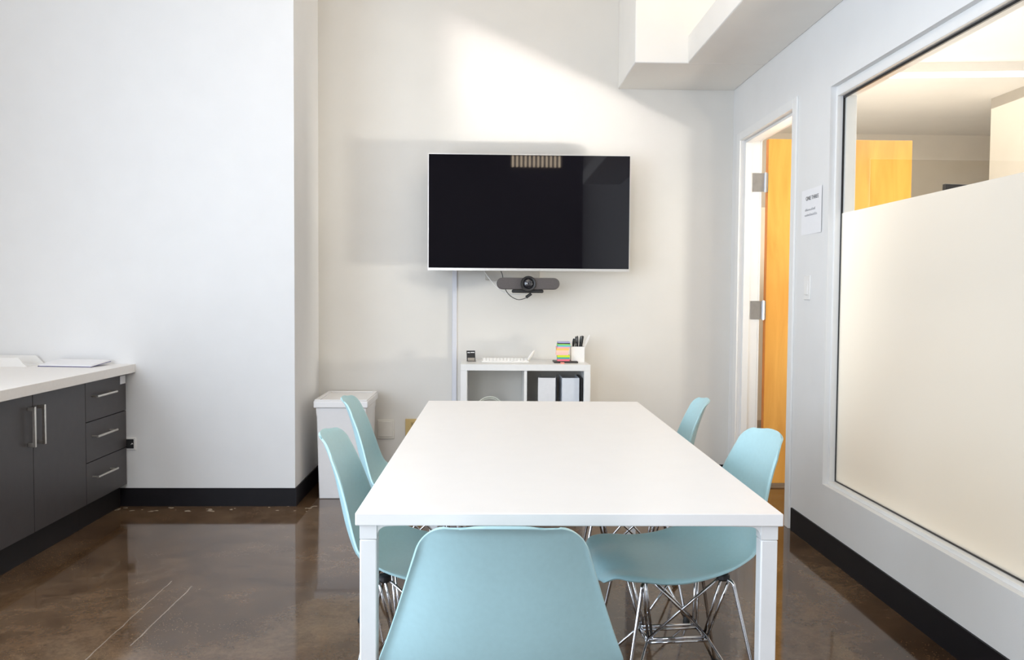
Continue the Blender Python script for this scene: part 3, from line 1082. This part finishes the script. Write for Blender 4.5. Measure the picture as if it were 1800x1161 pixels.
# black notebook under the sticky notes, phone in front of it
nb = tag(B('notebook', 0.412, 0.560, 5.23, 5.36, KZ, KZ + 0.010, mat('notebook_black', (0.03, 0.026, 0.024), 0.45), bevel=0.002), 'flat black notebook under the coloured sticky pads on the shelf', 'notebook')
fl = tag(B('flag_marker', 0.450, 0.472, 5.185, 5.228, KZ, KZ + 0.007, mat('flag_coral', (0.85, 0.30, 0.24), 0.5), bevel=0.001), 'coral page flag lying in front of the black notebook', 'page flag')
pads = [
    ((0.90, 0.20, 0.26), 0.014, 0.0, 'coral red sticky pad at the bottom of the stack'),
    ((0.02, 0.42, 0.40), 0.009, 0.0, 'teal sticky pad above the coral one near the stack bottom'),
    ((0.62, 0.75, 0.03), 0.014, 0.0, 'yellow-green sticky pad under the grey gap in the stack'),
    ((0.90, 0.55, 0.50), 0.017, -0.008, 'thick pale pink sticky pad in the middle of the stack'),
    ((0.95, 0.62, 0.48), 0.013, -0.006, 'peach sticky pad right above the thick pale pink one'),
    ((0.95, 0.58, 0.16), 0.012, -0.005, 'orange sticky pad in the upper half of the stack'),
    ((0.95, 0.40, 0.45), 0.010, -0.003, 'bright pink sticky pad just above the orange one'),
    ((0.10, 0.55, 0.68), 0.008, 0.001, 'blue sticky pad below the light green one near the stack top'),
    ((0.28, 0.68, 0.16), 0.009, 0.001, 'light green sticky pad near the top of the stack'),
    ((0.035, 0.03, 0.03), 0.006, 0.002, 'black sticky pad second from the top of the stack'),
    ((0.42, 0.42, 0.72), 0.006, 0.002, 'lavender sticky pad on top of the stack'),
]
z = KZ + 0.010
for i, (c, hgt, dx, lab) in enumerate(pads):
    o = B('sticky_pad', -0.038, 0.038, -0.038, 0.038, 0, hgt - 0.0004, mat('pad_%d' % i, c, 0.7, noise=0.05, scale=300, stretch=(1, 1, 30)))
    o.location = (0.474 + dx, 5.30, z)
    o.rotation_euler = (0, 0, R(random.uniform(-4, 4)))
    tag(o, lab, 'sticky note', 'coloured sticky pads on the shelf')
    z += hgt

PCX, PCY = 0.560, 5.41
pc = thing('pen_cup', 'square white pen cup holding black pens on the shelf top', 'pen cup', (PCX + 0.004, PCY - 0.075, KZ))
bm = bmesh.new()
s_, hc, tk = 0.0415, 0.098, 0.003
box(bm, -s_, s_, -s_, -s_ + tk, 0, hc)
box(bm, -s_, s_, s_ - tk, s_, 0, hc)
box(bm, -s_, -s_ + tk, -s_ + tk, s_ - tk, 0, hc)
box(bm, s_ - tk, s_, -s_ + tk, s_ - tk, 0, hc)
box(bm, -s_ + tk, s_ - tk, -s_ + tk, s_ - tk, 0, 0.004)
obj('cup', bm, WHITEP, pc)
pens = [(-0.028, 0.0, 0.012, 0.0, 0.142, 0.0060, 'leftmost black pen, shortest and thickest one in the white cup'),
        (-0.016, -0.012, 0.010, -0.002, 0.156, 0.0040, 'black pen leaning right of the shortest pen in the cup'),
        (-0.004, 0.010, 0.010, 0.0, 0.158, 0.0042, 'black pen left of the middle in the white cup'),
        (0.004, -0.014, -0.006, 0.004, 0.155, 0.0046, 'black pen at the middle of the white cup, leaning left'),
        (0.012, 0.012, 0.020, 0.0, 0.157, 0.0042, 'black pen right of the middle, leaning right in the white cup'),
        (0.016, -0.006, 0.024, 0.0, 0.160, 0.0042, 'black pen second from the right in the white cup'),
        (0.024, 0.004, 0.022, -0.004, 0.158, 0.0044, 'rightmost black pen in the white cup')]
for (x, y, lx, ly, L_, r_, lab) in pens:
    p = thing('pen', lab, 'pen', (pc.location.x + x - lx * 0.4, pc.location.y + y, KZ + 0.0045), group='black pens in the cup')
    bm = bmesh.new()
    top = Vector((lx, ly, L_))
    tube(bm, [(0, 0, 0), top * 0.08, top * 0.70], [0.0015, r_ * 0.9, r_ * 0.9], 10)
    obj('barrel', bm, BLACKP, p, smooth='auto')
    bm = bmesh.new()
    tube(bm, [top * 0.70, top * 0.72, top * 0.97, top], [r_, r_ * 1.15, r_ * 1.15, r_ * 0.6], 10)
    cp = obj('cap', bm, BLACKP, p, smooth='auto')
    bm = bmesh.new()
    side = Vector((-r_ * 1.35, -r_ * 0.8, 0))
    tube(bm, [top * 0.96 + side * 0.8, top * 0.94 + side, top * 0.76 + side], 0.0012, 6)
    obj('clip', bm, STEEL, cp, smooth=True)
rl = thing('letter_opener', 'translucent white plastic blade leaning out to the right of the pen cup', 'letter opener', (pc.location.x + 0.004, pc.location.y + 0.024, KZ + 0.005))
bm = bmesh.new()
prism(bm, [(-0.006, 0.0), (0.008, 0.0), (0.068, 0.128), (0.078, 0.160), (0.074, 0.166), (0.062, 0.148), (0.050, 0.128)], 'Y', -0.0012, 0.0012)
obj('blade', bm, WHITEP, rl, bevel=0.0004)

# ------------------------------------------------------------------ bin
BX0, BX1, BY0, BY1 = -0.985, -0.700, 4.985, 5.42
bn = thing('waste_bin', 'tall white waste bin with a flat lid in the corner behind the left chairs', 'waste bin', ((BX0 + BX1) / 2, (BY0 + BY1) / 2, 0))
bw, bd = (BX1 - BX0) / 2, (BY1 - BY0) / 2
bm = bmesh.new()
def ringv(s0, s1, z, e=0.0):
    return [bm.verts.new((x * (bw * s0 + e), y * (bd * s1 + e), z)) for x, y in ((-1, -1), (1, -1), (1, 1), (-1, 1))]
rs = [ringv(0.92, 0.94, 0.0), ringv(0.99, 0.99, 0.48), ringv(0.99, 0.99, 0.50, 0.003), ringv(1.0, 1.0, 0.535, 0.003)]
bm.faces.new(rs[0][::-1])
bm.faces.new(rs[-1])
for a, b_ in zip(rs, rs[1:]):
    for k in range(4):
        bm.faces.new((a[k], a[(k + 1) % 4], b_[(k + 1) % 4], b_[k]))
obj('body', bm, BINW, bn, bevel=0.006)
bm = bmesh.new()
box(bm, -bw - 0.014, bw + 0.014, -bd - 0.014, bd + 0.014, 0.536, 0.576)
lid = obj('lid', bm, BINW, bn, bevel=0.005)
bm = bmesh.new()
for (x0, x1, y0, y1) in ((-bw - 0.01, bw + 0.01, -bd - 0.01, -bd + 0.012), (-bw - 0.01, bw + 0.01, bd - 0.012, bd + 0.01),
                         (-bw - 0.01, -bw + 0.012, -bd + 0.012, bd - 0.012), (bw - 0.012, bw + 0.01, -bd + 0.012, bd - 0.012)):
    box(bm, x0, x1, y0, y1, 0.5762, 0.584)
obj('lid_rim', bm, BINW, lid, bevel=0.003)

# ------------------------------------------------------------------ plates and sockets
bp_ = thing('wall_plate', 'blank ivory square cover plate low on the back wall beside the bin', 'wall plate', (-0.645, YB, 0.328))
B('plate', -0.055, 0.055, -0.008, 0.0, -0.062, 0.062, PLATE, bp_, bevel=0.003)
B('raised_cap', -0.045, 0.045, -0.012, -0.008, -0.048, 0.052, PLATE, bp_, bevel=0.002)
ot = thing('wall_socket', 'tan wall socket on the back wall beside the table edge', 'wall socket', (-0.468, YB, 0.336))
B('plate', -0.052, 0.052, -0.009, 0.0, -0.060, 0.060, TAN, ot, bevel=0.003)
for s in (-1, 1):
    f = B('receptacle', -0.018, 0.018, -0.012, -0.009, s * 0.026 - 0.015, s * 0.026 + 0.015, mat('tan_socket_face', (0.45, 0.32, 0.12), 0.4), ot, bevel=0.002)
    bm = bmesh.new()
    box(bm, -0.009, -0.006, -0.0126, -0.0121, s * 0.026 - 0.005, s * 0.026 + 0.007)
    box(bm, 0.006, 0.009, -0.0126, -0.0121, s * 0.026 - 0.005, s * 0.026 + 0.007)
    obj('slots', bm, BLACKP, f)
ob = thing('wall_socket', 'black wall socket in a white plate beside the drawer unit', 'wall socket', (-1.990, YP, 0.352))
B('plate', -0.035, 0.035, -0.006, 0.0, -0.035, 0.035, WHITEP, ob, bevel=0.002)
B('receptacle', -0.024, 0.024, -0.009, -0.006, -0.026, 0.026, BLACKP, ob, bevel=0.002)
bm = bmesh.new()
tube(bm, [(0.010, -0.0094, -0.004), (0.016, -0.0094, 0.004)], 0.0018, 6)
tube(bm, [(0.016, -0.0094, 0.004), (0.020, -0.0094, -0.002)], 0.0018, 6)
obj('contact', bm, WHITEP, ob)

# ------------------------------------------------------------------ counter run along the left wall
XF = -2.005           # face of doors and drawers
CZ0, CZ1 = 0.752, 0.799
tag(B('countertop', XL + 0.002, -1.955, 3.30, YP - 0.001, CZ0, CZ1, COUNTER, bevel=0.002), 'white laminate countertop over the charcoal cabinets at the left', 'countertop')

def handle_bm(bm, c, L_, vertical, off=0.034):
    """bar handle on a face looking +X; c = centre on the face"""
    cx, cy, cz = c
    rr = 0.0062
    if vertical:
        box(bm, cx + off - rr, cx + off + rr, cy - rr, cy + rr, cz - L_ / 2, cz + L_ / 2)
        for s in (-1, 1):
            zz = cz + s * (L_ / 2 - 0.010)
            box(bm, cx, cx + off - rr, cy - 0.004, cy + 0.004, zz - 0.008, zz + 0.008)
    else:
        tube(bm, [(cx + off, cy - L_ / 2, cz), (cx + off, cy + L_ / 2, cz)], rr, 14)
        for s in (-1, 1):
            yy = cy + s * (L_ / 2 - 0.014)
            tube(bm, [(cx, yy, cz), (cx + off, yy, cz)], 0.0045, 10)

d0, d1 = 4.338, YP - 0.009
du = thing('drawer_cabinet', 'charcoal three drawer cabinet at the wall end of the counter', 'cabinet', (XF, (d0 + d1) / 2, 0))
hy = (d1 - d0) / 2
B('carcass', XL + 0.02 - XF, -0.0195, -hy, hy, 0.118, CZ0 - 0.0005, CABIN, du)
B('toe_kick', -0.25, -0.038, -hy, hy, 0.0, 0.118, CABIN, du)
zs = [0.125, 0.335, 0.541, 0.744]
for k in range(3):
    dr = B('drawer', -0.019, 0.0, -hy + 0.002, hy - 0.002, zs[k] + 0.002, zs[k + 1] - 0.002, CAB, du, bevel=0.001)
    bm = bmesh.new()
    handle_bm(bm, (0.0, -0.070, (zs[k] + zs[k + 1]) / 2 + 0.026), 0.235, False)
    obj('handle', bm, NICKEL, dr, smooth='auto', label='nickel bar handle')
    if k == 2:
        st = B('sticker', 0.0001, 0.0008, hy - 0.075, hy - 0.006, 0.693, 0.737, PAPER, dr, label='small white sticker')
dc = thing('door_cabinet', 'charcoal two door cabinet with tall bar handles under the counter', 'cabinet', (XF, 3.84, 0))
B('carcass', XL + 0.02 - XF, -0.0195, -0.497, 0.497, 0.118, CZ0 - 0.0005, CABIN, dc)
B('toe_kick', -0.25, -0.038, -0.497, 0.497, 0.0, 0.118, CABIN, dc)
for s in (-1, 1):
    y0, y1 = (-0.496, -0.002) if s < 0 else (0.002, 0.496)
    dd = B('door', -0.019, 0.0, y0, y1, 0.127, 0.742, CAB, dc, bevel=0.001)
    bm = bmesh.new()
    handle_bm(bm, (0.0, s * 0.042, 0.605), 0.178, True, 0.028)
    obj('handle', bm, NICKEL, dd, bevel=0.001, label='nickel bar handle')

# things on the counter
def tray(y, x1, label, hgt):
    t = thing('letter_tray', label, 'tray', (-2.72, y, CZ1), group='white trays on the counter')
    L_ = x1 + 2.72
    bm = bmesh.new()
    prism(bm, [(0.0, 0.0), (L_, 0.0), (L_ - 0.045, hgt), (0.0, hgt)], 'Y', 0.0, 0.003)
    prism(bm, [(0.0, 0.0), (L_, 0.0), (L_ - 0.045, hgt), (0.0, hgt)], 'Y', 0.187, 0.190)
    box(bm, 0.0, L_, 0.003, 0.187, 0.0, 0.003)
    box(bm, 0.0, 0.003, 0.003, 0.235, 0.003, hgt)
    obj('tray_body', bm, WHITEP, t)
    return t
tray(4.615, -2.44, 'low white tray on the counter at the left frame edge', 0.047)
bm = bmesh.new()
fd = thing('document_folder', 'navy edged folder with white sheets lying flat on the countertop', 'folder', (-2.225, 4.70, CZ1 + 0.0085), R(-7))
fd.rotation_euler.x = R(5)
B('cover', -0.150, 0.150, -0.095, 0.095, 0.0, 0.004, NAVY, fd, bevel=0.001)
B('paper_block', -0.142, 0.150, -0.094, 0.088, 0.0042, 0.010, PAPER, fd)
B('top_sheet', -0.146, 0.140, -0.092, 0.092, 0.0102, 0.0112, PAPER, fd)

# ------------------------------------------------------------------ right wall: notice and switch
nt_ = thing('notice', 'white landscape paper notice taped to the right wall beside the door', 'notice', (W, 4.148, 1.615))
bm = bmesh.new()
N = 8
hwn, hhn = 0.134, 0.110
rows = []
for i in range(N + 1):
    y = hwn - 2 * hwn * i / N          # left edge (far) to right edge (near)
    bow = -0.0006 - (0.004 * ((i / N) ** 3))
    rows.append((bm.verts.new((bow * 1.0, y, -hhn)), bm.verts.new((bow * 1.0 if i < N else bow, y, hhn))))
for a, b_ in zip(rows, rows[1:]):
    bm.faces.new((a[0], b_[0], b_[1], a[1]))
sh = obj('paper_sheet', bm, PAPER, nt_)
md = sh.modifiers.new('solid', 'SOLIDIFY')
md.thickness = 0.0004

def text_mesh(body, size, material, parent, loc, rot, width=None):
    c = bpy.data.curves.new('text', 'FONT')
    c.body = body
    c.size = size
    c.extrude = 0.0002
    c.align_x = 'CENTER'
    c.align_y = 'CENTER'
    tmp = bpy.data.objects.new('text', c)
    COL.objects.link(tmp)
    dg = bpy.context.evaluated_depsgraph_get()
    me = bpy.data.meshes.new_from_object(tmp.evaluated_get(dg))
    bpy.data.objects.remove(tmp)
    me.materials.clear()
    me.materials.append(material)
    if width:
        xs = [v.co.x for v in me.vertices]
        k = width / (max(xs) - min(xs))
        for v in me.vertices:
            v.co.x *= k
    o = bpy.data.objects.new('printed_text', me)
    COL.objects.link(o)
    o.parent = parent
    o.location = loc
    o.rotation_euler = rot
    return o

# text reads from the far edge (left) to the near edge (right), seen from the room
TROT = (R(90), 0, R(-90))
text_mesh('ONE THREE', 0.027, INK, nt_, (-0.0035, -0.010, 0.065), TROT, 0.165)['label'] = 'dark heading on the notice'
# two short pale lines, unreadable in the photograph
for (zc, y0, y1, sd) in ((0.006, 0.082, -0.046, 1), (-0.020, 0.086, -0.072, 2)):
    random.seed(sd)
    bm = bmesh.new()
    y = y0
    while y > y1:
        wd = random.uniform(0.004, 0.008)
        hg = random.choice((0.007, 0.007, 0.008, 0.011))
        box(bm, -0.0024 if y > 0 else -0.0034, -0.0018 if y > 0 else -0.0028, y - wd, y, zc, zc + 0.002)
        box(bm, -0.0024 if y > 0 else -0.0034, -0.0018 if y > 0 else -0.0028, y - 0.0022, y, zc, zc + hg)
        if random.random() < 0.6:
            box(bm, -0.0024 if y > 0 else -0.0034, -0.0018 if y > 0 else -0.0028, y - wd, y, zc + hg - 0.002, zc + hg)
        y -= wd + 0.0025
    obj('printed_line', bm, INKG, nt_)

sw = thing('light_switch', 'white rocker light switch on the right wall below the notice', 'light switch', (W, 4.178, 1.243))
B('plate', -0.006, 0.0, -0.040, 0.040, -0.059, 0.059, WHITEP, sw, bevel=0.002)
bm = bmesh.new()
prism(bm, [(-0.006, -0.034), (-0.006, 0.034), (-0.0075, 0.034), (-0.0095, 0.0), (-0.012, -0.034)], 'Y', -0.017, 0.017)
for v in bm.verts:
    pass
obj('rocker', bm, WHITEP, sw, bevel=0.0008)
